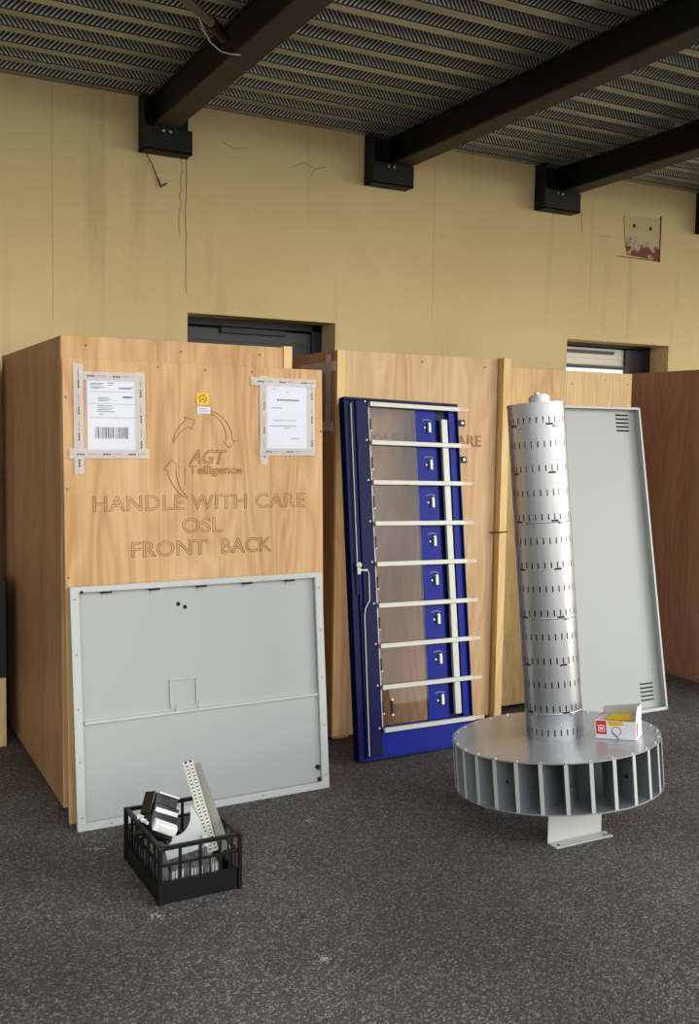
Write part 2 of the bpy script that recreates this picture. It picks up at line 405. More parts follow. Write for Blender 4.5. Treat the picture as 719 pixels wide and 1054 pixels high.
# wires left hanging from the first bracket
hw = MB(); hw.path([(1.70, WY - 0.012, 3.17), (1.74, WY - 0.014, 3.10), (1.775, WY - 0.012, 3.02), (1.79, WY - 0.012, 2.985)], 0.003, 6)
hw.path([(1.768, WY - 0.01, 3.04), (1.79, WY - 0.014, 2.985), (1.805, WY - 0.012, 3.0), (1.825, WY - 0.01, 3.012)], 0.0055, 6)
tag(hw.build('wire_stub', M['stain']), 'short brown wire stub with a hooked end hanging on the wall below the left beam', 'wire')

# deck: trapezoidal galvanised sheet, ribs along X, herringbone embossing on the flanks
dk = MB(); DZ = 3.475; X0, X1 = -5.0, 12.0; YE = 2.3
prof = []; y = WY - 0.004; ribs = []
k = 0
while y > YE:
    # from the wall towards the open side
    prof += [(y, DZ), (y - 0.062, DZ), (y - 0.085, DZ + 0.06), (y - 0.172, DZ + 0.06)]
    ribs.append((y, k)); y -= 0.2; k += 1
prof.append((y, DZ))
prof.insert(0, (WY + 0.0, DZ))
vs = []
for py_, pz in prof: vs += [(X0, py_, pz), (X1, py_, pz)]
for i in range(len(prof) - 1):
    dk.add([vs[2*i], vs[2*i+1], vs[2*i+3], vs[2*i+2]], [(0, 1, 2, 3)], 2 if (prof[i+1][1] > prof[i][1]) else 0)
# roof build-up above the sheet
dk.box((X0, YE - 0.2, DZ + 0.075), (X1, WY, DZ + 0.22))
for yr, k in ribs:
    # the flank that faces the open side carries the embossed bars
    lo2 = Vector((0, yr - 0.062, DZ)); hi2 = Vector((0, yr - 0.085, DZ + 0.06))
    d = -1 if k % 2 else 1
    for L, H in ((lo2, hi2),):
        e = (H - L); ed = e.normalized(); nrm = Vector((0, -ed.z, ed.y)).normalized()
        if nrm.y > 0: nrm = -nrm
        x = 0.2
        while x < 8.2:
            p = L + e * 0.10 + Vector((x, 0, 0)); q = L + e * 0.90 + Vector((x + d * 0.045, 0, 0))
            wv = Vector((0.0045, 0, 0)); h = nrm * 0.004
            vs = [p - wv, p + wv, q + wv, q - wv]
            vt = [v_ + h for v_ in vs]
            dk.add(vs + vt, [(4,5,6,7),(0,1,5,4),(1,2,6,5),(2,3,7,6),(3,0,4,7)], 1)
            x += 0.0235
struct(dk.build('ceiling', [M['zinc'], M['zinc_dash'], M['zinc_slot']]))
# windows
def window(i, a, b, c, d):
    yf = WY + 0.19
    m = MB(); f = 0.045 if i == 0 else 0.022
    m.box((a, yf, c), (b, yf + 0.06, c + f)); m.box((a, yf, d - f), (b, yf + 0.06, d))
    m.box((a, yf, c), (a + f, yf + 0.06, d)); m.box((b - f * 1.6, yf, c), (b, yf + 0.06, d))
    o = struct(m.build('window_%d' % (i + 1), M['frame'], bevel=0.003))
    MB().box((a - .02, yf + 0.062, c - .02), (b + .02, yf + 0.075, d + .02)).build('light_stop_board', M['dark'], o)  # black board added behind each window to stop sky light leaking through
    g = MB()
    if i == 0:
        for k in range(6):
            z = d - f - 0.055 - k * 0.075
            g.prism([(a + f, z - 0.03), (b - f, z - 0.03), (b - f, z + 0.042), (a + f, z + 0.042)], yf + 0.02, yf + 0.032)
            g.box((a + f, yf + 0.012, z - 0.033), (b - f, yf + 0.03, z - 0.028))
        g.build('louvre', M['louvre_dark'], o)
        MB().box((a + 0.28, yf - 0.004, d - 0.085), (b - 0.26, yf + 0.02, d - 0.05)).build('trickle_vent', M['frame'], o, bevel=0.002)
    else:
        g.box((a + f, yf + 0.03, d - 0.17), (b - 0.24, yf + 0.045, d - 0.03))
        for k in range(3): g.box((a + f, yf + 0.022, d - 0.062 - k * 0.045), (b - 0.24, yf + 0.032, d - 0.058 - k * 0.045))
        g.build('slatted_blind', M['slat'], o)
        MB().box((a + f + 0.13, yf + 0.012, d - 0.072), (b - 0.36, yf + 0.03, d - 0.050)).build('trickle_vent', M['frame'], o)
        MB().box((a + f, yf + 0.01, d - 0.185), (b - 0.1, yf + 0.03, d - 0.16)).build('transom', M['frame'], o)
        MB().box((b - 0.25, yf + 0.008, c), (b - f, yf + 0.05, d - 0.03)).build('side_sash', M['frame'], o)
        MB().box((a + f, yf + 0.03, c + f), (b - 0.25, yf + 0.04, d - 0.185)).build('pane', M['lit'], o)
for i, (a, b, c, d) in enumerate(win): window(i, a, b, c, d)

# rusty plate on the wall
rp = MB(); rp.prism([(0.0, 0.30), (0.36, 0.315), (0.365, 0.0), (0.045, 0.02), (0.02, 0.12)], -0.006, 0.001)
rt = rp.build('steel_plate', M['rust'], M=T(5.315, WY, 2.925))
tag(rt, 'rusty square steel plate fixed high on the cream wall', 'plate')
for x_, z_ in ((0.10, 0.235), (0.265, 0.23)):
    MB().cyl((x_, -0.0075, z_), (x_, 0.0, z_), 0.014, 12).build('bolt_hole', M['dark'], rt)
MB().box((0.364, -0.010, -0.008), (0.370, 0.0, 0.33)).build('edge_flange', M['stain'], rt)
MB().box((-0.05, -0.006, -0.003), (0.36, 0.0, 0.002)).build('bottom_edge', M['stain'], rt)

# steel beams with wall brackets
bl = [('leftmost steel beam, the one the loose pipe and white wire hang by', 1.72, 1.66, 0.29),
      ('long dark steel beam in the middle, its bracket right above the second crate', 3.285, 3.125, 0.31),
      ('dark steel beam on the right, ending left of the rusty wall plate', 4.66, 4.485, 0.33),
      ('dark steel beam at the right edge, only its wall bracket in view', 6.22, 6.045, 0.33)]
for lab, bx, kx, kw in bl:
    t = thing('steel_beam', lab, 'beam', T(bx, WY, 3.3), 'steel beams carrying the metal deck')
    L = 3.7; bw = 0.135; H = 0.175; tf = 0.012
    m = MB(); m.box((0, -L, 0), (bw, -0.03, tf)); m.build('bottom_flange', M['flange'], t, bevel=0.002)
    MB().box((0, -L, H - tf), (bw, -0.03, H)).build('top_flange', M['beam'], t, bevel=0.002)
    MB().box((0.012, -L, tf), (bw - 0.012, -0.03, H - tf)).build('web', M['beam'], t)
    k0 = kx - bx
    br = MB(); br.box((k0, -0.02, -0.135), (k0 + kw, 0.0, 0.17))
    br.box((k0, -0.115, -0.125), (k0 + 0.012, -0.02, 0.17))
    br.box((k0 + 0.012, -0.11, -0.135), (k0 + kw - 0.005, -0.02, -0.125))
    br.box((k0 + 0.012, -0.11, -0.012), (k0 + kw - 0.005, -0.02, -0.002))
    br.box((k0 + 0.012, -0.11, -0.135), (k0 + kw - 0.005, -0.10, -0.008))
    bo = br.build('wall_bracket', M['beam'], t, bevel=0.0015)
    for q in (0.11, 0.15):
        MB().cyl((k0 + q, -0.126, -0.028), (k0 + q, -0.11, -0.028), 0.0085, 6).build('bolt', M['bolt'], bo)

# loose pipe and wire by the first beam
pp = MB(); pp.path([(1.20, 3.95, 3.385), (1.383, 4.115, 3.365), (1.56, 4.27, 3.352)], 0.020, 12)
pt = pp.build('pipe', mat('dull_pipe', srgb(128, 112, 96), 0.6), None)
tag(pt, 'short dull pipe slung under the metal deck beside the leftmost beam', 'pipe')
MB().cyl((1.55, 4.26, 3.353), (1.655, 4.37, 3.345), 0.026, 12).build('socket', M['beam'], pt)
wr_ = MB(); wr_.path([(1.47, 4.19, 3.335), (1.50, 4.22, 3.30), (1.56, 4.29, 3.28), (1.63, 4.35, 3.275), (1.69, 4.385, 3.285), (1.745, 4.40, 3.296)], 0.0028, 6)
tag(wr_.build('cable', M['white']), 'thin white cable looping from the pipe onto the leftmost beam', 'cable')

# ------------------------------------------------------------------ crates
def screw_heads(parent, pts, y, m, r=0.0045):
    for x_, z_ in pts: MB().cyl((x_, y - 0.0015, z_), (x_, y + 0.001, z_), r, 8).build('screw', m, parent)
M['nail'] = mat('dark_nail_head', srgb(96, 62, 36), 0.6)
def crate(name, label, x0, x1, y0, y1, z1, front, side, group=None):
    t = thing(name, label, 'crate', T(x0, y0, 0), 'plywood crates standing along the wall')
    Wd, D = x1 - x0, y1 - y0; th = 0.018; b = 0.025
    MB().box((0.0, 0, b), (Wd, th, z1)).build('front_panel', front, t, bevel=0.0015)
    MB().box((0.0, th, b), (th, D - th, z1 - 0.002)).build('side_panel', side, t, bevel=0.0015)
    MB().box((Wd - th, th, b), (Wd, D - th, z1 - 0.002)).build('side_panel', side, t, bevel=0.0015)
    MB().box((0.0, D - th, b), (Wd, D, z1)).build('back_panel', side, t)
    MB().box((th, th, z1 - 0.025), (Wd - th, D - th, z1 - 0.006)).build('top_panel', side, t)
    MB().box((th, th, b), (Wd - th, D - th, b + 0.02)).build('bottom_panel', side, t)
    for q in (0.03, Wd / 2 - 0.045, Wd - 0.12):
        MB().box((q, 0.04, 0), (q + 0.09, D - 0.04, b)).build('skid', M['pine'], t)
    return t
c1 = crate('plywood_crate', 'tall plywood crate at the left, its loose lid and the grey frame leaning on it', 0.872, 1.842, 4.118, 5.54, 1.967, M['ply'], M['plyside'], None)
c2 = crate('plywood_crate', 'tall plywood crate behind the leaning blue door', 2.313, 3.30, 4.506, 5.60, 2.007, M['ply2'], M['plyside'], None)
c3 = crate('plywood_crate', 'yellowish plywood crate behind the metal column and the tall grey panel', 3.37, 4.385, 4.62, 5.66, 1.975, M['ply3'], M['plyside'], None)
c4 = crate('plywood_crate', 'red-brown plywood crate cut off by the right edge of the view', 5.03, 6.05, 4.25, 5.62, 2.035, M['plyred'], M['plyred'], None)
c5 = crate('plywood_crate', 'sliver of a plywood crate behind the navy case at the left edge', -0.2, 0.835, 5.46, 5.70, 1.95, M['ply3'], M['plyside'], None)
# battens
MB().box((0.980, 0.012, 0.03), (1.022, 0.05, 1.975)).build('corner_batten', M['pine'], c1, bevel=0.002)
MB().box((0.0, -0.006, 0.03), (0.042, 0.0, 2.007)).build('edge_strip', M['pine'], c2)
MB().box((0.995, -0.045, 0.02), (1.042, 0.02, 2.012)).build('edge_batten', M['pine'], c2, bevel=0.002)
MB().path([(0.96, -0.006, 1.058), (0.985, -0.05, 1.06), (1.046, -0.05, 1.062)], 0.004, 6).build('nail', M['nail'], c2)
screw_heads(c1, [(0.10, 1.93), (0.5, 1.925), (0.86, 1.93)], 0, M['nail'])
screw_heads(c2, [(0.5, 1.97), (0.9, 1.96), (0.02, 1.8), (0.02, 1.2)], -0.004, M['nail'])
screw_heads(c3, [(0.8, 1.93), (0.98, 1.91), (0.55, 1.9)], 0, M['nail'])
# letters burnt into crate 2 ("... CARE" ends beside the door)
text_mesh('lettering', 'HANDLE WITH CARE', 0.085, M['burn2'], c2, (0.0 + 0.015, -0.001, 1.53), outline=0.0022, width=0.875, spacing=1.05)
# document pouch on the side of crate 2
pf = MB(); pf.box((-0.004, 0.05, 1.63), (0.0, 0.36, 1.95)); 
po = pf.build('document_pouch', mat('brown_tinted_pouch', srgb(150, 122, 110), 0.2, alpha=0.75), c2)
for a_, b_ in (((-0.0055, 0.0, 1.90), (-0.004, 0.40, 1.95)), ((-0.0055, 0.06, 1.60), (-0.004, 0.11, 1.99)), ((-0.0055, 0.02, 1.60), (-0.004, 0.40, 1.65))):
    MB().box(a_, b_).build('tape_strip', M['tape'], po)

# things at the extreme left edge
t = tag(MB().box((-0.25, 0, 0), (0.25, 0.26, 0.35)).build('wooden_box', M['pine'], bevel=0.003, M=T(0.56, 5.14, 0)), 'low pale wooden box on the floor at the left edge, under the navy case', 'box')
t = tag(MB().box((-0.25, 0, 0), (0.25, 0.26, 0.49)).build('equipment_case', M['louvre_dark'], bevel=0.006, M=T(0.565, 5.135, 0.35)), 'navy case standing on the wooden box at the left edge', 'case')
MB().box((0.10, -0.012, 0.40), (0.20, 0.0, 0.43)).build('latch', M['rail'], t)

# ------------------------------------------------------------------ loose lid on crate 1
LP = pose((0.868, 3.995, 0.0), (2.02, 4.015, 0.0), (0.872, 4.072, 1.87))
lid = thing('crate_lid', 'loose plywood lid with two taped documents and burnt lettering, leaning on the left crate', 'crate lid', LP)
LW, LH = 1.158, 1.876
MB().box((0, 0, 0), (LW, 0.015, LH)).build('panel', M['ply'], lid, bevel=0.0015)
screw_heads(lid, [(0.392, 1.855), (0.601, 1.852), (0.816, 1.854), (0.012, 1.72), (0.012, 1.356), (0.012, 1.0), (1.15, 1.6)], 0, M['nail'], 0.0042)
Y = -0.001
def dash(mb, x, z, w_, h_, y=-0.0006): mb.box((x, y - 0.0004, z), (x + w_, y, z + h_))
def document(x0, x1, z0, z1, first):
    p = MB().box((x0, -0.0022, z0), (x1, -0.0006, z1)).build('document_pouch', M['paper'], lid)
    p['label'] = 'white shipping label with a barcode' if first else 'white printed notice in a clear pouch'
    ya = -0.0024; a = MB(); b = MB(); c = MB()
    Wd, Ht = x1 - x0, z1 - z0
    if first:
        for i, (u, v, wd) in enumerate(((.06,.93,.28),(.06,.91,.22),(.06,.88,.3),(.06,.86,.18),(.42,.94,.14),(.42,.91,.1),(.22,.73,.2),(.22,.71,.26),(.22,.69,.18),(.2,.62,.30),(.2,.59,.34),(.2,.565,.26),(.2,.54,.36),(.22,.5,.12))):
            a.box((x0 + u*Wd, ya, z0 + v*Ht), (x0 + (u+wd)*Wd, ya + .0004, z0 + v*Ht + 0.003))
        for v in (.82, .65, .46): a.box((x0 + .04*Wd, ya, z0 + v*Ht), (x1 - .04*Wd, ya + .0004, z0 + v*Ht + 0.0016))
        b.box((x0 + .72*Wd, ya, z0 + .74*Ht), (x0 + .92*Wd, ya + .0004, z0 + .765*Ht))
        xx = 0.15; rr = random.Random(3)
        while xx < 0.82:
            ww = rr.choice((.008, .012, .022, .03)); b.box((x0 + xx*Wd, ya, z0 + .17*Ht), (x0 + (xx+ww)*Wd, ya + .0004, z0 + .33*Ht)); xx += ww + rr.choice((.008, .012, .018))
        c.prism([(x0 + .63*Wd, z0 + .865*Ht), (x0 + .9*Wd, z0 + .865*Ht), (x0 + .96*Wd, z0 + .91*Ht), (x0 + .9*Wd, z0 + .89*Ht), (x0 + .65*Wd, z0 + .885*Ht)], ya, ya + .0004)
        c.build('logo', M['inkblue'], p)
    else:
        for (u, v, wd) in ((.12,.91,.1),(.44,.86,.08),(.12,.62,.22),(.14,.43,.55),(.08,.345,.6),(.4,.31,.12),(.55,.15,.2)):
            a.box((x0 + u*Wd, ya, z0 + v*Ht), (x0 + (u+wd)*Wd, ya + .0004, z0 + v*Ht + 0.003))
        for k in range(10): b.box((x0 + (.24+.052*k)*Wd, ya, z0 + .735*Ht), (x0 + (.285+.052*k)*Wd, ya + .0004, z0 + .76*Ht))
    a.build('print', M['ink'], p); b.build('print', M['inkdark'], p)
    # crinkled film over the paper
    g = MB(); nx, nz = 14, 20; rr = random.Random(5 + first); vs = []
    for j in range(nz + 1):
        for i in range(nx + 1):
            e_ = 0 if i in (0, nx) or j in (0, nz) else 1
            vs.append((x0 - .012 + (Wd + .024)*i/nx, -0.0032 - e_ * abs(0.0035 * math.sin(i*0.9 + j*0.35 + first*2) * rr.uniform(.5, 1)), z0 - .012 + (Ht + .024)*j/nz))
    g.add(vs, [(j*(nx+1)+i, j*(nx+1)+i+1, (j+1)*(nx+1)+i+1, (j+1)*(nx+1)+i) for j in range(nz) for i in range(nx)], 0, True)
    g.build('film', M['film'], p)
    # tape strips
    tw = 0.038
    if first: st = [((x0-.055, z0-.095), (x0-.055+tw, z1+.055)), ((x1-.002, z0-.02), (x1+.036, z1+.03)), ((x0-.03, z1-.008), (x1+.03, z1+.026)), ((x0-.075, z0-.032), (x1+.05, z0+.008))]
    else: st = [((x0-.034, z0-.07), (x0+.002, z1+.03)), ((x1-.01, z0-.02), (x1+.024, z1+.012)), ((x0-.075, z1-.012), (x1+.03, z1+.022)), ((x0-.04, z0-.03), (x1+.022, z0+.004))]
    for i, (q0, q1) in enumerate(st):
        yy = -0.0066 - 0.0005 * i
        s_ = MB().box((q0[0], yy, q0[1]), (q1[0], yy + 0.0003, q1[1])).build('tape_strip', M['tape'], p)
        mk = MB(); vert = (q1[1]-q0[1]) > (q1[0]-q0[0]); Lg = max(q1[1]-q0[1], q1[0]-q0[0]); s0 = 0.03
        while s0 < Lg - 0.04:
            for d_ in range(3):
                if vert: mk.box((q0[0]+tw*.45, yy-.0004, q0[1]+s0+d_*.011), (q0[0]+tw*.60, yy, q0[1]+s0+d_*.011+.008))
                else: mk.box((q0[0]+s0+d_*.011, yy-.0004, q0[1]+tw*.38), (q0[0]+s0+d_*.011+.008, yy, q0[1]+tw*.53))
            if vert: mk.box((q0[0]+tw*.50, yy-.0004, q0[1]+s0+.04), (q0[0]+tw*.53, yy, q0[1]+s0+.075))
            else: mk.box((q0[0]+s0+.04, yy-.0004, q0[1]+tw*.47), (q0[0]+s0+.075, yy, q0[1]+tw*.50))
            s0 += 0.105
        mk.build('tape_print', M['inkdark'], s_)
document(0.097, 0.298, 1.508, 1.798, True)
document(0.883, 1.093, 1.52, 1.808, False)
# yellow symbol sticker and white sticker
st = MB().box((0.560, -0.0022, 1.705), (0.615, -0.0004, 1.755)).build('sticker', M['yellow'], lid); st['label'] = 'yellow square sticker'
sy_ = MB()
for a_ in range(9):
    t0 = PI*2*a_/9 + .35; 
    if a_ in (6,): continue
    sy_.cyl((0.5875 + .015*math.cos(t0), -0.003, 1.730 + .015*math.sin(t0)), (0.5875 + .015*math.cos(t0), -0.002, 1.730 + .015*math.sin(t0)), .0042, 6)
sy_.cyl((0.5875, -0.003, 1.728), (0.5875, -0.002, 1.728), .005, 8); sy_.build('symbol', mat('brown_ink', srgb(140, 96, 20), 0.6), st)
st = MB().box((0.562, -0.0022, 1.668), (0.620, -0.0004, 1.696)).build('sticker', M['paper'], lid); st['label'] = 'small white sticker'
a = MB()
for k in range(3): a.box((0.568, -0.0026, 1.674 + k*.007), (0.612, -0.002, 1.676 + k*.007))
a.build('print', M['ink'], st)
# lettering
text_mesh('lettering', 'HANDLE WITH CARE', 0.09, M['burn'], lid, (0.114, -0.0005, 1.262), outline=0.0014, width=0.955, spacing=1.05)
text_mesh('lettering', 'OSL', 0.09, M['burn2'], lid, (0.49, -0.0005, 1.163), outline=0.0017, width=0.182)
text_mesh('lettering', 'FRONT', 0.09, M['burn'], lid, (0.27, -0.0005, 1.070), outline=0.0017, width=0.33)
text_mesh('lettering', 'BACK', 0.09, M['burn'], lid, (0.665, -0.0005, 1.070), outline=0.0019, width=0.24)
text_mesh('lettering', 'AGT', 0.085, M['burn'], lid, (0.520, -0.0005, 1.455), outline=0.0020, shear=0.35, width=0.175)
text_mesh('lettering', 'Telligence', 0.05, M['burn'], lid, (0.520, -0.0005, 1.412), outline=0.0013, width=0.245)
# arrow arcs of the emblem
def arc_band(cx, cz, r_out, r_in, a0, a1, head):
    pts_o, pts_i = [], []; n = 14
    for i in range(n + 1):
        t_ = math.radians(a0 + (a1 - a0) * i / n); k_ = i / n
        ro = r_out; ri = r_out - (r_out - r_in) * (0.15 + 0.85 * k_)
        pts_o.append((cx + ro * math.cos(t_), -0.0006, cz + ro * 1.08 * math.sin(t_)))
        pts_i.append((cx + ri * math.cos(t_), -0.0006, cz + ri * 1.08 * math.sin(t_)))
    t_ = math.radians(a1); te = math.radians(a1 + head); rm = (r_out + r_in) / 2
    tip = (cx + rm * math.cos(te), -0.0006, cz + rm * 1.08 * math.sin(te))
    o1 = (cx + (r_out + .014) * math.cos(t_), -0.0006, cz + (r_out + .014) * 1.08 * math.sin(t_))
    i1 = (cx + (r_in - .014) * math.cos(t_), -0.0006, cz + (r_in - .014) * 1.08 * math.sin(t_))
    return pts_o + [o1, tip, i1] + list(reversed(pts_i)) + [pts_o[0]]
em = MB()
em.path(arc_band(0.585, 1.515, 0.135, 0.105, 168, 122, -16), 0.0019, 5)
em.path(arc_band(0.60, 1.55, 0.122, 0.092, 95, 2, -16), 0.0019, 5)
em.path(arc_band(0.58, 1.46, 0.155, 0.115, 245, 190, -16), 0.0019, 5)
em.path([(0.505, -0.0006, 1.445), (0.505, -0.0006, 1.365)], 0.0016, 5)
em.build('emblem', M['burn'], lid)

# ------------------------------------------------------------------ white sheet metal frame panel leaning on the lid
WP = pose((0.880, 3.90, 0.0), (2.02, 3.925, 0.0), (0.886, 4.003, 0.96))
wp = thing('metal_panel', 'wide light grey metal panel with raised rim, leaning on the loose plywood lid', 'metal panel', WP)
PW, PH = 1.128, 0.970; dp = 0.022
MB().box((0.01, dp - 0.002, 0.01), (PW - 0.01, dp, PH - 0.01)).build('sheet', M['grey'], wp)
rm = MB()
rm.box((0, 0, 0), (0.034, 0.002, PH)); rm.box((PW - 0.034, 0, 0), (PW, 0.002, PH))
rm.box((0.034, 0, PH - 0.022), (PW - 0.034, 0.002, PH)); rm.box((0.034, 0, 0), (PW - 0.034, 0.002, 0.032))
rm.box((0, 0.002, 0), (0.002, dp, PH)); rm.box((PW - 0.002, 0.002, 0), (PW, dp, PH))
rm.box((0.002, 0.002, PH - 0.002), (PW - 0.002, dp, PH)); rm.box((0.002, 0.002, 0), (PW - 0.002, dp, 0.002))
rm.box((PW - 0.036, 0.002, 0.03), (PW - 0.034, 0.012, PH - 0.022))
rm.box((0.034, 0.002, PH - 0.024), (PW - 0.034, 0.010, PH - 0.022))
rm.build('rim', M['white'], wp, bevel=0.0008)
MB().box((0.040, 0.004, 0.418), (PW - 0.038, dp, 0.428)).build('cross_fold', M['white'], wp, bevel=0.001)
MB().box((0.036, 0.014, 0.030), (PW - 0.036, dp - 0.001, 0.418)).build('lower_sheet', M['grey'], wp)
sq = MB()
for a_, b_ in (((.405,.555),(.520,.560)), ((.403,.44),(.407,.56)), ((.518,.44),(.522,.56)), ((.403,.44),(.435,.443)), ((.505,.44),(.53,.443)), ((.428,.428),(.434,.45)), ((.528,.428),(.534,.455))):
    sq.box((a_[0], dp - .008, a_[1]), (b_[0], dp - .001, b_[1]))
sq.build('wire_bracket', M['white'], wp)
for x_, z_ in ((.453,.872),(.482,.858)): MB().cyl((x_, dp - .004, z_), (x_, dp, z_), .009, 12).build('hole', M['dark'], wp)
for x_ in (.148,.35,.557,.766,.972):
    MB().box((x_ - .022, 0.006, PH - .032), (x_ + .022, dp, PH - .022)).build('clip', M['dark'], wp)
    MB().box((x_ - .016, dp - .005, PH - .048), (x_ - .010, dp - .001, PH - .030)).build('clip_tab', M['grey'], wp)
for x_, z_ in ((.018,.92),(.017,.70),(.017,.484),(.017,.275),(.018,.053),(.134,.014),(.35,.014),(.576,.016),(.8,.016),(PW-.016,.061),(PW-.016,.282),(PW-.016,.498),(PW-.016,.71),(PW-.016,.90)):
    MB().cyl((x_, -0.001, z_), (x_, 0.001, z_), .0045, 8).build('rivet', M['olive'], wp)
MB().cyl((.045, -0.001, .948), (.045, 0.001, .948), .007, 8).build('hole', M['dark'], wp)
lk = MB(); lk.box((PW - .052, .004, .035), (PW - .040, dp, .050)); lk.box((PW - .050, .006, .085), (PW - .042, dp, .105)); lk.cyl((PW - .052, .010, .097), (PW - .052, dp, .097), .010, 10)
lk.build('catch', M['dark'], wp)

# ------------------------------------------------------------------ blue door
BP = pose((2.268, 4.122, 0.018), (2.968, 4.165, 0.0), (2.362, 4.40, 1.76))
bd = thing('blue_metal_door', 'tall blue metal door with glass and nine horizontal rails, leaning on the second crate', 'door', BP)
DW, DH = 0.702, 1.775
lf = MB()
lf.box((0, 0.0, 0), (0.012, 0.05, DH)); lf.box((0.012, 0.012, 0), (0.045, 0.05, DH - .012)); lf.box((0.045, 0.004, 0), (0.060, 0.05, DH - .012))
lf.build('hinge_stile', M['navy'], bd, bevel=0.0015)
MB().box((0.066, 0.0, 0.0), (0.142, 0.05, DH - .012)).build('stile', M['navy'], bd, bevel=0.004)
MB().box((0.060, 0.012, 0.0), (0.066, 0.05, DH - .012)).build('stile_groove', M['blue'], bd)
MB().box((0.0, -0.002, DH - .014), (DW, 0.05, DH)).build('top_rail', M['navy'], bd, bevel=0.002)
bt = MB(); bt.box((0.060, 0.006, 0.0), (DW, 0.045, 0.150)); bt.box((0.012, -0.004, 0.0), (DW, 0.01, 0.008))
bt.build('bottom_panel', M['blue'], bd, bevel=0.002)
MB().box((0.435, 0.020, 0.150), (0.565, 0.032, DH - .014)).build('inner_post', M['blue'], bd, bevel=0.002)
MB().box((0.565, 0.030, 0.150), (0.648, 0.045, DH - .014)).build('recess_plate', M['navy'], bd)
MB().box((0.593, 0.002, 0.165), (0.632, 0.020, 1.69)).build('grey_channel', M['rail'], bd, bevel=0.003)
MB().box((0.648, 0.012, 0.150), (DW - .006, 0.045, DH - .014)).build('closing_stile', M['blue'], bd, bevel=0.002)
MB().box((DW - .006, 0.0, 0.150), (DW, 0.05, DH - .014)).build('edge_return', M['navy'], bd)
MB().box((0.146, 0.012, 0.150), (0.435, 0.017, 1.745)).build('glass_pane', M['glass'], bd)
gz = MB(); gz.box((0.142, 0.006, 0.150), (0.149, 0.03, 1.75)); gz.build('glazing_bead', M['rail'], bd)
rv = (.135, .342, .544, .742, .946, 1.147, 1.352, 1.552, 1.745)
for z_ in rv:
    r_ = MB(); r_.box((0.146, -0.012, z_ - .011), (DW + .004, 0.004, z_ + .011)); r_.box((0.146, -0.012, z_ + .009), (DW + .004, 0.010, z_ + .011))
    ro = r_.build('horizontal_rail', M['rail'], bd, bevel=0.001)
    MB().box((DW + .004, -0.009, z_ - .009), (DW + .068, 0.001, z_ + .009)).build('rail_tip', M['tipm'] if 'tipm' in M else M.setdefault('tipm', mat('frosted_plastic_tip', srgb(214, 206, 186), 0.4, alpha=0.55)), ro)
    MB().cyl((0.122, -0.003, z_ + .012), (0.122, 0.001, z_ + .012), .005, 8).build('rivet', M['rail'], bd)
for z_ in (1.646, 1.452, 1.256, 1.056, .856, .656, .452, .245):
    sl = MB(); sl.box((0.520, 0.016, z_ - .026), (0.536, 0.021, z_ + .026)); sl.build('slot_plate', M['card'], bd, bevel=0.004)
    MB().cyl((0.496, 0.017, z_ - .002), (0.496, 0.021, z_ - .002), .005, 8).build('rivet', M['card'], bd)
    MB().path([(0.482, 0.019, z_ + .034), (0.50, 0.018, z_ + .040), (0.52, 0.018, z_ + .040), (0.54, 0.019, z_ + .034)], .0016, 5).build('scribed_arc', M['rail'], bd)
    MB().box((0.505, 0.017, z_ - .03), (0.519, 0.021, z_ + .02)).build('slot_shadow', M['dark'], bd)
    ct = MB(); ct.box((0.149, 0.004, z_ - .028), (0.157, 0.014, z_ + .028)); ct.build('glazing_clip', M['dark'], bd)
    MB().cyl((0.157, 0.003, z_ - .032), (0.157, 0.008, z_ - .032), .004, 6).build('rivet', M['card'], bd)
for z_ in (1.675, 1.48):
    tb = MB(); tb.box((DW, 0.0, z_ - .017), (DW + .044, 0.008, z_ + .017)); to = tb.build('side_lug', M['navy'], bd, bevel=0.001)
    MB().cyl((DW + .026, -0.004, z_), (DW + .026, 0.0, z_), .007, 8).build('bolt', M['bolt'], to)
rd = MB()
rd.path([(.040, .002, 1.745), (.038, .002, .955)], .0030, 6)
rd.path([(.046, -.004, .925), (.092, -.004, .915), (.098, -.004, .90), (.096, -.004, .77), (.070, -.004, .735), (.064, -.002, .70), (.058, .0, .02)], .0036, 6)
rd.build('lock_rod', M['rail'], bd)
hd = MB(); hd.cyl((.042, -.012, .945), (.042, .004, .945), .015, 10); hd.box((.030, -.012, .90), (.048, -.004, .945)); hd.box((.040, -.010, .915), (.09, -.004, .924))
hd.build('latch', M['white'], bd, bevel=0.001)
MB().box((.030, .006, .80), (.058, .012, .90)).build('lock_case', M['dark'], bd, bevel=0.002)
MB().box((.20, .004, .205), (.212, .012, .275)).build('pull_slot', M['dark'], bd, bevel=0.002)
for z_ in (.203, .277): MB().cyl((.208, .0, z_), (.208, .008, z_), .006, 8).build('rivet', M['card'], bd)

# ------------------------------------------------------------------ tall grey panel
GP = pose((3.64, 4.222, 0.0), (4.392, 4.226, 0.0), (3.665, 4.545, 1.77))
gp = thing('metal_panel', 'tall pale grey metal tray panel with louvre slots, leaning behind the perforated column', 'metal panel', GP)
GW, GH, gd = 0.752, 1.80, 0.045
MB().box((0, gd - .002, 0), (GW, gd, GH)).build('sheet', M['grey'], gp)
rm = MB()
rm.box((0, 0, 0), (.002, gd, GH)); rm.box((GW - .002, 0, 0), (GW, gd, GH)); rm.box((0, 0, 0), (GW, gd, .002)); rm.box((0, 0, GH - .002), (GW, gd, GH))
rm.box((0, 0, 0), (.014, .002, GH)); rm.box((GW - .014, 0, 0), (GW, .002, GH)); rm.box((0, 0, 0), (GW, .002, .018)); rm.box((0, 0, GH - .014), (GW, .002, GH))
rm.build('rim', M['white'], gp, bevel=0.0008)
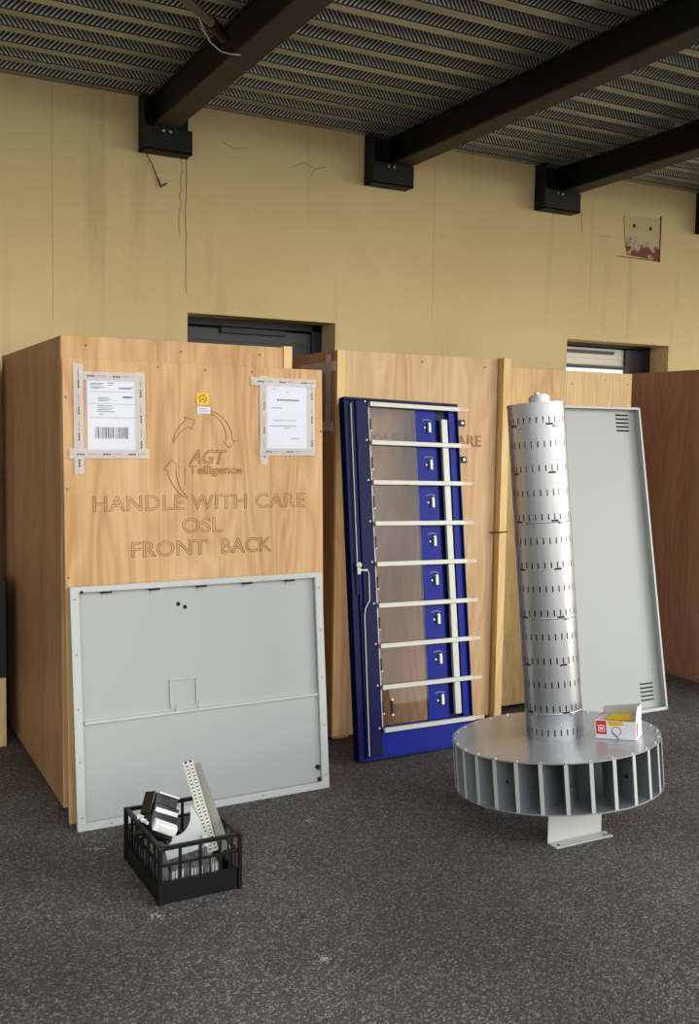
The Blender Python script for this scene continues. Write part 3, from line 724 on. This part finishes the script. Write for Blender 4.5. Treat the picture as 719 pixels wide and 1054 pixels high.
for z0_ in (1.66, .062):
    for k in range(5):
        lv = MB(); lv.box((.592, gd - .0055, z0_ + k*.0235), (.686, gd - .0005, z0_ + k*.0235 + .009)); lo = lv.build('louvre_slot', M['dark'], gp)
        MB().prism([(.592, z0_ + k*.0235 + .009), (.686, z0_ + k*.0235 + .009), (.682, z0_ + k*.0235 + .013), (.596, z0_ + k*.0235 + .013)], gd - .009, gd - .001).build('louvre_lip', M['grey'], lo)

# ------------------------------------------------------------------ impeller with the perforated column
RB = Vector((2.686, 3.2, 0.358)); ax = Vector((-0.048, 0.082, 1)).normalized()
q = Vector((0, 0, 1)).rotation_difference(ax).to_matrix().to_4x4()
ROT = T(*RB) @ q
imp = thing('fan_impeller', 'round grey metal fan impeller drum with a tall perforated column on top, on short feet', 'fan impeller', T(RB.x, RB.y, 0))
LOC = T(0, 0, RB.z) @ q
R = 0.425; HH = 0.201
def lathe(mb, prof, n=72, mi=0, smooth=True):
    vs = []
    for k in range(n):
        t_ = 2*PI*k/n
        for r_, z_ in prof: vs.append((r_*math.cos(t_), r_*math.sin(t_), z_))
    m_ = len(prof)
    mb.add(vs, [(k*m_+i, ((k+1)%n)*m_+i, ((k+1)%n)*m_+i+1, k*m_+i+1) for k in range(n) for i in range(m_-1)], mi, smooth)
tp = MB(); tp.cyl((0, 0, -.005), (0, 0, 0), R, 96)
top = tp.build('top_plate', M['alu2'], imp, M=LOC)
bp_ = MB(); lathe(bp_, [(.12, -HH), (R, -HH), (R, -HH + .005), (.12, -HH + .005), (.12, -HH)], 96, 0, False)
bp_.build('bottom_plate', M['alu2'], imp, M=LOC)
MB().cyl((0, 0, -HH + .004), (0, 0, -.004), .135, 32).build('hub', M['blade'], imp, M=LOC)
NB = 28
for k in range(NB):
    t_ = 2*PI*(k + .35)/NB
    b_ = MB()
    # backward inclined blade with a folded outer lip
    a0 = Vector((R - .003, 0, 0)); a1 = Vector((R - .17, .055, 0))
    d_ = (a1 - a0).normalized(); n_ = Vector((-d_.y, d_.x, 0)) * .0015
    vs = [a0 - n_, a1 - n_, a1 + n_, a0 + n_]
    z0_, z1_ = -HH + .005, -.005
    P_ = [Vector((p.x, p.y, z0_)) for p in vs] + [Vector((p.x, p.y, z1_)) for p in vs]
    b_.add(P_, [(0,1,2,3),(7,6,5,4),(0,4,5,1),(1,5,6,2),(2,6,7,3),(3,7,4,0)])
    bo = b_.build('blade', M['blade'], imp, M=LOC @ Matrix.Rotation(t_, 4, 'Z'))
    MB().cyl((R - .012, 0, -.002), (R - .012, 0, .0035), .0045, 6).build('rivet', M['bolt'], bo)
    MB().box((R - .004, -.0075, z0_), (R - .0005, .0075, z1_)).build('folded_lip', M['white'], bo)
    if k % 3 == 0: MB().cyl((R - .055, .0105, -.10), (R - .0565, .020, -.10), .008, 8).build('hole', M['dark'], bo)
# feet
def foot(y_, sgn, name='foot'):
    z1_ = 0.168 if sgn < 0 else 0.135
    f_ = MB(); f_.box((-.19, y_, 0), (.082, y_ + .004, z1_))
    f_.prism([(0, 0)] * 0 or [(-.19, 0), (.082, 0), (.082, .004), (-.19, .004)], y_, y_ + sgn * .055)
    f_.box((.082, min(y_, y_ + sgn*.02), 0), (.100, max(y_, y_ + sgn*.02), .004)); f_.box((.082, min(y_ + sgn*.038, y_ + sgn*.055), 0), (.098, max(y_ + sgn*.038, y_ + sgn*.055), .004))
    o_ = f_.build(name, M['white'], imp, bevel=0.0012)
    for x_ in (-.165, .066): MB().cyl((x_, y_ + sgn*.034, .0035), (x_, y_ + sgn*.034, .0052), .006, 8).build('bolt_hole', M['dark'], o_)
    MB().box((-.15, y_ - .02, z1_ - .010), (.05, y_ + .02, z1_)).build('packing_strip', M['white'], o_)
foot(-.205, -1); foot(.21, 1)
MB().cyl((0, 0, -HH - .02), (0, 0, -HH + .002), .14, 32).build('bearing_ring', M['blade'], imp, M=LOC)

# perforated column: real slots
rc = 0.1165; CL = 1.365; NS = 28; sw = 0.0052 / rc
angs = []
for k in range(NS):
    a_ = 2*PI*k/NS; angs += [(a_ - sw/2, True), (a_ + sw/2, False), (a_ + PI/NS, False)]
pitch = 0.0975; zr = [0.034 + pitch*i for i in range(14)]
zs = [0.0]; slotrow = []
for z_ in zr: slotrow.append(len(zs)); zs += [z_ - .0125, z_ + .0125]
zs.append(CL)
cm = MB(); na = len(angs)
vs = [(rc*math.cos(a_), rc*math.sin(a_), z_) for z_ in zs for a_, _ in angs]
fs = []
for j in range(len(zs) - 1):
    for i in range(na):
        if j in slotrow and angs[i][1]: continue
        fs.append((j*na+i, j*na+(i+1)%na, (j+1)*na+(i+1)%na, (j+1)*na+i))
cm.add(vs, fs, 0, True)
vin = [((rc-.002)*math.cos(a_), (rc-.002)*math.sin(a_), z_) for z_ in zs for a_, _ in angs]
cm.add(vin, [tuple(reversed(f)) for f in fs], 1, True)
cm.add([(rc*math.cos(a_), rc*math.sin(a_), CL) for a_, _ in angs], [tuple(range(na))], 0)
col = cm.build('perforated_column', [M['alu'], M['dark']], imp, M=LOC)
for z_ in (zr[1] - .022 + .0, zr[5] - .022, zr[9] - .022):
    rg = MB(); lathe(rg, [(rc, z_ - .004), (rc + .0012, z_ - .003), (rc + .0012, z_ + .003), (rc, z_ + .004)], 64); rg.build('joint_ring', M['alu'], col)
va = math.atan2(-3.2, -2.686)
for j in range(1, 14, 2):
    z_ = zr[j] - .017
    for da in (-.95, .38, 1.9, 3.3):
        ang = va + da + .0; a_ = round(ang / (2*PI/NS)) * (2*PI/NS)
        Mx = Matrix.Rotation(a_, 4, 'Z')
        MB().box((rc - .002, -.015, z_ - .004), (rc + .0012, .015, z_ + .003), 0, Mx).build('tab_slot', M['dark'], col)
        if j % 4 == 1:
            MB().box((rc - .001, .018, z_ - .014), (rc + .004, .036, z_ - .004), 0, Mx).build('bent_tab', M['alu'], col, bevel=0.002)
MB().cyl((0, 0, CL - .001), (0, 0, CL + .008), rc + .002, 64).build('cap', M['alu'], col)
sp = MB(); sp.cyl((.014, -.01, CL), (.014, -.01, CL + .036), .044, 28); sp.cyl((.014, -.01, CL + .036), (.014, -.01, CL + .044), .034, 28); sp.cyl((-.006, -.02, CL + .044), (-.006, -.02, CL + .052), .010, 8)
sp.build('spindle', M['alu2'], col, bevel=0.0)

# ------------------------------------------------------------------ little box on the impeller
bx = math.atan2(-0.137, 0.088)
zt = 0.0015
n_ax = ax
def on_top(x_, y_): return RB.z - (n_ax.x*(x_ - RB.x) + n_ax.y*(y_ - RB.y)) / n_ax.z
P0 = Vector((2.766, 3.041, on_top(2.766, 3.041)))
BXM = Matrix.Translation(P0 + n_ax * zt) @ q @ Matrix.Rotation(bx, 4, 'Z')
cb = thing('cardboard_box', 'small open red and white cardboard box on top of the fan impeller', 'box', BXM)
bw_, bd_, bh_ = 0.162, 0.096, 0.074; th = .0015
b_ = MB(); b_.box((0,0,0),(bw_,bd_,th)); b_.box((0,0,th),(bw_,th,bh_)); b_.box((0,bd_-th,th),(bw_,bd_,bh_)); b_.box((0,th,th),(th,bd_-th,bh_)); b_.box((bw_-th,th,th),(bw_,bd_-th,bh_))
b_.build('carton', M['card'], cb)
def flap(P, m, name='flap'):
    P = [Vector(p) for p in P]; n_ = (P[1]-P[0]).cross(P[2]-P[0]).normalized() * .0012
    f_ = MB(); f_.add(P + [p + n_ for p in P], [(0,1,2,3),(7,6,5,4),(0,4,5,1),(1,5,6,2),(2,6,7,3),(3,7,4,0)]); return f_.build(name, m, cb)
flap([(bw_, 0, bh_), (bw_, bd_, bh_), (bw_ + .004, bd_ - .004, bh_ + .052), (bw_ + .008, .006, bh_ + .060)], M['card'])
flap([(0.004, bd_, bh_), (bw_*.96, bd_, bh_), (bw_*.98, bd_ + .012, bh_ + .052), (.01, bd_ + .01, bh_ + .034)], M['cardin'])
flap([(0, .004, bh_), (0, bd_-.004, bh_), (.018, bd_ - .01, bh_ + .022), (.018, .03, bh_ + .020)], M['red'])
pr = MB(); pr.box((.003, -.0008, .018), (.045, 0, .072)); pl_ = pr.build('red_panel', M['red'], cb)
lo = MB()
for a_, b2 in (((.012,.028),(.038,.032)), ((.012,.052),(.038,.056)), ((.012,.028),(.015,.056)), ((.035,.028),(.038,.056))): lo.box((a_[0], -.0016, a_[1]), (b2[0], -.0008, b2[1]))
lo.box((.019, -.0016, .037), (.031, -.0008, .047)); lo.build('logo', M['card'], pl_)
MB().prism([(.060, .052), (.118, .060), (.110, .072), (.050, .073)], -.0008, 0).build('yellow_print', M['yellow'], cb)
dr = MB(); dr.path([(.085 + .020*math.cos(t_/10*2*PI), -.0006, .034 + .017*math.sin(t_/10*2*PI)) for t_ in range(-2, 7)], .0012, 5); dr.path([(.070,-.0006,.026),(.085,-.0006,.012),(.092,-.0006,.004)], .003, 5)
dr.build('drawing', M['ink'], cb)
MB().box((bw_, .012, .012), (bw_ + .0008, .030, .066)).build('red_print', M['red'], cb)
fill = MB(); fill.prism([(.02, bh_ - .004), (bw_ - .02, bh_ - .004), (bw_ - .035, bh_ + .02), (.06, bh_ + .015)], .03, .062); fill.build('inner_packing', M['yellow'], cb, bevel=.003)

# ------------------------------------------------------------------ black plastic crate with parts
TM = T(0.985, 3.166, 0) @ Matrix.Rotation(math.radians(0.5), 4, 'Z')
tb = thing('plastic_crate', 'small black slatted plastic crate full of metal and electrical parts on the asphalt', 'plastic crate', TM)
tw_, tl_, tz = 0.288, 0.402, 0.2
def side(P0, P1, inward, solid, name):
    """one slatted wall, P0->P1 along the floor"""
    P0, P1 = Vector(P0), Vector(P1); L_ = (P1-P0).length; d_ = (P1-P0).normalized()
    Mx = Matrix(((d_.x, inward[0], 0, P0.x), (d_.y, inward[1], 0, P0.y), (0, 0, 1, 0), (0, 0, 0, 1)))
    s_ = MB(); t_ = .007
    s_.box((0, 0, .006), (L_, t_, solid)); s_.box((-.003, -.003, solid - .006), (L_ + .003, t_, solid + .002)); s_.box((-.003, -.003, .002), (L_ + .003, t_, .012))
    s_.box((-.003, -.004, tz - .013), (L_ + .003, t_ + .003, tz)); s_.box((0, 0, .130), (L_, t_, .138))
    nb_ = max(4, round(L_ / .068))
    for k in range(nb_ + 1):
        x_ = L_ * k / nb_; s_.box((x_ - .005, -.001, solid), (x_ + .005, t_, tz - .01))
    nb2 = nb_ * 2
    for k in range(nb2 + 1):
        x_ = L_ * k / nb2; s_.box((x_ - .0025, .001, solid), (x_ + .0025, t_ - .001, .132))
    s_.v = [tuple(Mx @ Vector(v_)) for v_ in s_.v]
    return s_.build(name, M['black'], tb)
side((0,0,0), (tw_,0,0), (0,1), .075, 'end_wall'); side((0,tl_,0), (tw_,tl_,0), (0,-1), .075, 'end_wall')
side((0,0,0), (0,tl_,0), (1,0), .06, 'side_wall'); side((tw_,0,0), (tw_,tl_,0), (-1,0), .06, 'side_wall')
for x_, y_ in ((0,0),(tw_,0),(0,tl_),(tw_,tl_)):
    MB().box((x_-.008, y_-.008, 0), (x_+.008, y_+.008, tz + .001)).build('corner_post', M['black'], tb, bevel=.004)
g = MB()
for k in range(9): g.box((.006 + k*.033, .006, .004), (.018 + k*.033, tl_-.006, .010))
for k in range(12): g.box((.006, .006 + k*.034, .004), (tw_-.006, .018 + k*.034, .010))
g.build('bottom_grid', M['black'], tb)

def frame_from(P0, P1, faceto, roll=0):
    z_ = (Vector(P1)-Vector(P0)).normalized(); y_ = Vector(faceto); y_ = (y_ - z_*y_.dot(z_)).normalized(); x_ = y_.cross(z_)
    Mx = Matrix(((x_.x, y_.x, z_.x, P0[0]), (x_.y, y_.y, z_.y, P0[1]), (x_.z, y_.z, z_.z, P0[2]), (0,0,0,1)))
    return Mx @ Matrix.Rotation(roll, 4, 'Z')
# leaning slotted wiring duct : slotted face, solid side wall
DM = frame_from((1.214, 3.27, 0.105), (1.158, 3.39, 0.405), (0.25, 0.95, 0))
dL = (Vector((1.158, 3.39, 0.405)) - Vector((1.214, 3.27, 0.105))).length
dt = thing('wiring_duct', 'long pale slotted wiring duct sticking up out of the black crate', 'wiring duct', DM, 'slotted wiring ducts in the black crate')
s_ = MB()
s_.box((-.019, 0, 0), (-.013, .0025, dL)); s_.box((.013, 0, 0), (.019, .0025, dL)); s_.box((-.004, 0, 0), (.004, .0025, dL))
kz = 0
while kz*.013 + .009 < dL: s_.box((-.019, 0, kz*.013), (.019, .0025, kz*.013 + .0085)); kz += 1
s_.build('slotted_wall', M['cream'], dt)
MB().box((-.017, .006, 0), (.017, .008, dL)).build('dark_backing', M['dark'], dt)  # black backing sheet set behind the slots to darken them
bM = frame_from((1.262, 3.275, 0.10), (1.192, 3.40, 0.388), (0.25, 0.95, 0))
bL = (Vector((1.192, 3.40, 0.388)) - Vector((1.262, 3.275, 0.10))).length
tag(MB().box((-.017, 0, 0), (.017, .010, bL)).build('flat_bar', M['olive'], bevel=.001, M=bM), 'olive grey flat bar leaning beside the slotted duct in the black crate', 'bar')
# ducts lying on the crate bottom (seen through the slats)
for i, (xx, yy, aa) in enumerate(((1.035, 3.19, 8), (1.10, 3.185, 4), (1.165, 3.19, -2))):
    Mx = T(xx, yy, .011) @ Matrix.Rotation(math.radians(aa), 4, 'Z')
    o_ = MB()
    for k in range(14): o_.box((0, k*.024, 0), (.003, k*.024+.016, .085)); o_.box((.042, k*.024, 0), (.045, k*.024+.016, .085))
    for k in range(4): o_.box((.002 + k*.0115, -.002, 0), (.009 + k*.0115, .0, .088))
    o_.box((0, -.002, 0), (.045, .33, .003)); o_.box((0, 0, .078), (.003, .33, .085)); o_.box((.042, 0, .078), (.045, .33, .085))
    lab = ('white slotted duct lying in the black crate, nearest its left side', 'white slotted duct lying in the middle of the black crate', 'white slotted duct lying in the black crate, nearest the leaning duct')[i]
    tag(o_.build('wiring_duct', M['white'], M=Mx), lab, 'wiring duct', 'slotted wiring ducts in the black crate')
# curved white bracket plate
pts = [(0, 0), (.155, .01), (.165, .05), (.150, .135), (.135, .165)]
for k in range(9):
    a_ = math.radians(-5 - 95*k/8); pts.append((.055 + .075*math.cos(a_), .150 + .075*math.sin(a_)*1.05))
pts += [(.03, .055), (.0, .04)]
PM = T(1.030, 3.225, 0.125) @ Matrix.Rotation(math.radians(10), 4, 'Z') @ Matrix.Rotation(math.radians(-32), 4, 'X')
bk = MB().prism(pts, 0, .0025).build('bracket_plate', M['grey'], bevel=.0006, M=PM)
tag(bk, 'pale grey plate with a round cut-out lying on top in the black crate', 'plate')
MB().box((.145, -.010, .01), (.165, 0, .05)).build('folded_edge', M['white'], bk)
# black contactor with white terminal strips
CM = T(1.058, 3.375, .185) @ Matrix.Rotation(math.radians(8), 4, 'Z') @ Matrix.Rotation(math.radians(27), 4, 'Y') @ Matrix.Rotation(math.radians(-20), 4, 'X') @ Matrix.Scale(1.12, 4)
ct = thing('contactor', 'black electrical contactor with white terminal strips tilted in the black crate', 'contactor', CM)
MB().box((-.045, 0, -.035), (.050, .075, .065)).build('housing', M['black'], ct, bevel=.003)
MB().box((-.040, -.006, .038), (.045, .01, .052)).build('terminal_strip', M['card'], ct, bevel=.001)
MB().box((-.038, .015, .065), (.048, .072, .098)).build('upper_housing', M['black'], ct, bevel=.003)
MB().box((-.030, .010, .098), (.048, .060, .104)).build('terminal_strip', M['card'], ct, bevel=.001)
MB().box((-.052, .010, .03), (-.045, .065, .100)).build('end_plate', M['black'], ct, bevel=.001)
ln = MB()
for k in range(4): ln.box((.0505, .004 + k*.018, -.03), (.0530, .018 + k*.018, .005)); ln.box((.0505, .004 + k*.018, .012), (.0530, .018 + k*.018, .045))
ln.build('terminal_block', mat('brown_plastic', srgb(64, 50, 50), 0.5), ct)
for k in range(3): MB().cyl((.054, .012 + k*.022, .056), (.050, .012 + k*.022, .056), .005, 8).build('terminal_screw', M['bolt'], ct)
# small white relay box and clamps
RM = T(1.000, 3.305, .208) @ Matrix.Rotation(math.radians(-14), 4, 'Z') @ Matrix.Rotation(math.radians(24), 4, 'Y')
rl = MB().box((0, 0, 0), (.085, .045, .030)).build('relay', M['card'], bevel=.003, M=RM)
tag(rl, 'small white rectangular relay at the left rim of the black crate', 'relay')
MB().box((.02, -.001, .006), (.06, 0, .022)).build('label_plate', M['cream'], rl)
cl_ = MB(); cl_.cyl((.986, 3.43, .214), (1.004, 3.42, .208), .010, 10); cl_.cyl((.990, 3.40, .212), (1.006, 3.392, .206), .008, 10); cl_.path([(.992, 3.425, .211), (.998, 3.395, .209), (1.002, 3.365, .210)], .006, 8)
tag(cl_.build('cable_gland', M['card'], None), 'white cable gland resting on the left rim of the black crate', 'cable gland')

# ------------------------------------------------------------------ specks on the asphalt
M['speck'] = mat('white_plaster_dust', srgb(176, 170, 162), 0.9)
for i, (x_, y_, r_, lab) in enumerate(((0.90, 3.72, .035, 'scattered pale crumbs on the asphalt left of the black crate'), (1.75, 3.62, .035, 'pale crumbs on the asphalt in front of the wide grey panel, right of the crate'), (0.96, 3.10, .022, 'small white plaster smear beside the near corner of the black crate'), (1.33, 2.62, .016, 'small round white plaster spot alone on the asphalt in the foreground'))):
    sp_ = MB(); rr = random.Random(i)
    for k in range(26):
        a_ = rr.uniform(0, 2*PI); d_ = r_*abs(rr.gauss(0, .8)); s0 = rr.uniform(.001, .0035)
        sp_.cyl((x_ + d_*math.cos(a_), y_ + d_*math.sin(a_), 0), (x_ + d_*math.cos(a_), y_ + d_*math.sin(a_), s0*.5), s0, 6)
    tag(sp_.build('plaster_crumbs', M['speck']), lab, 'crumbs', kind='stuff')
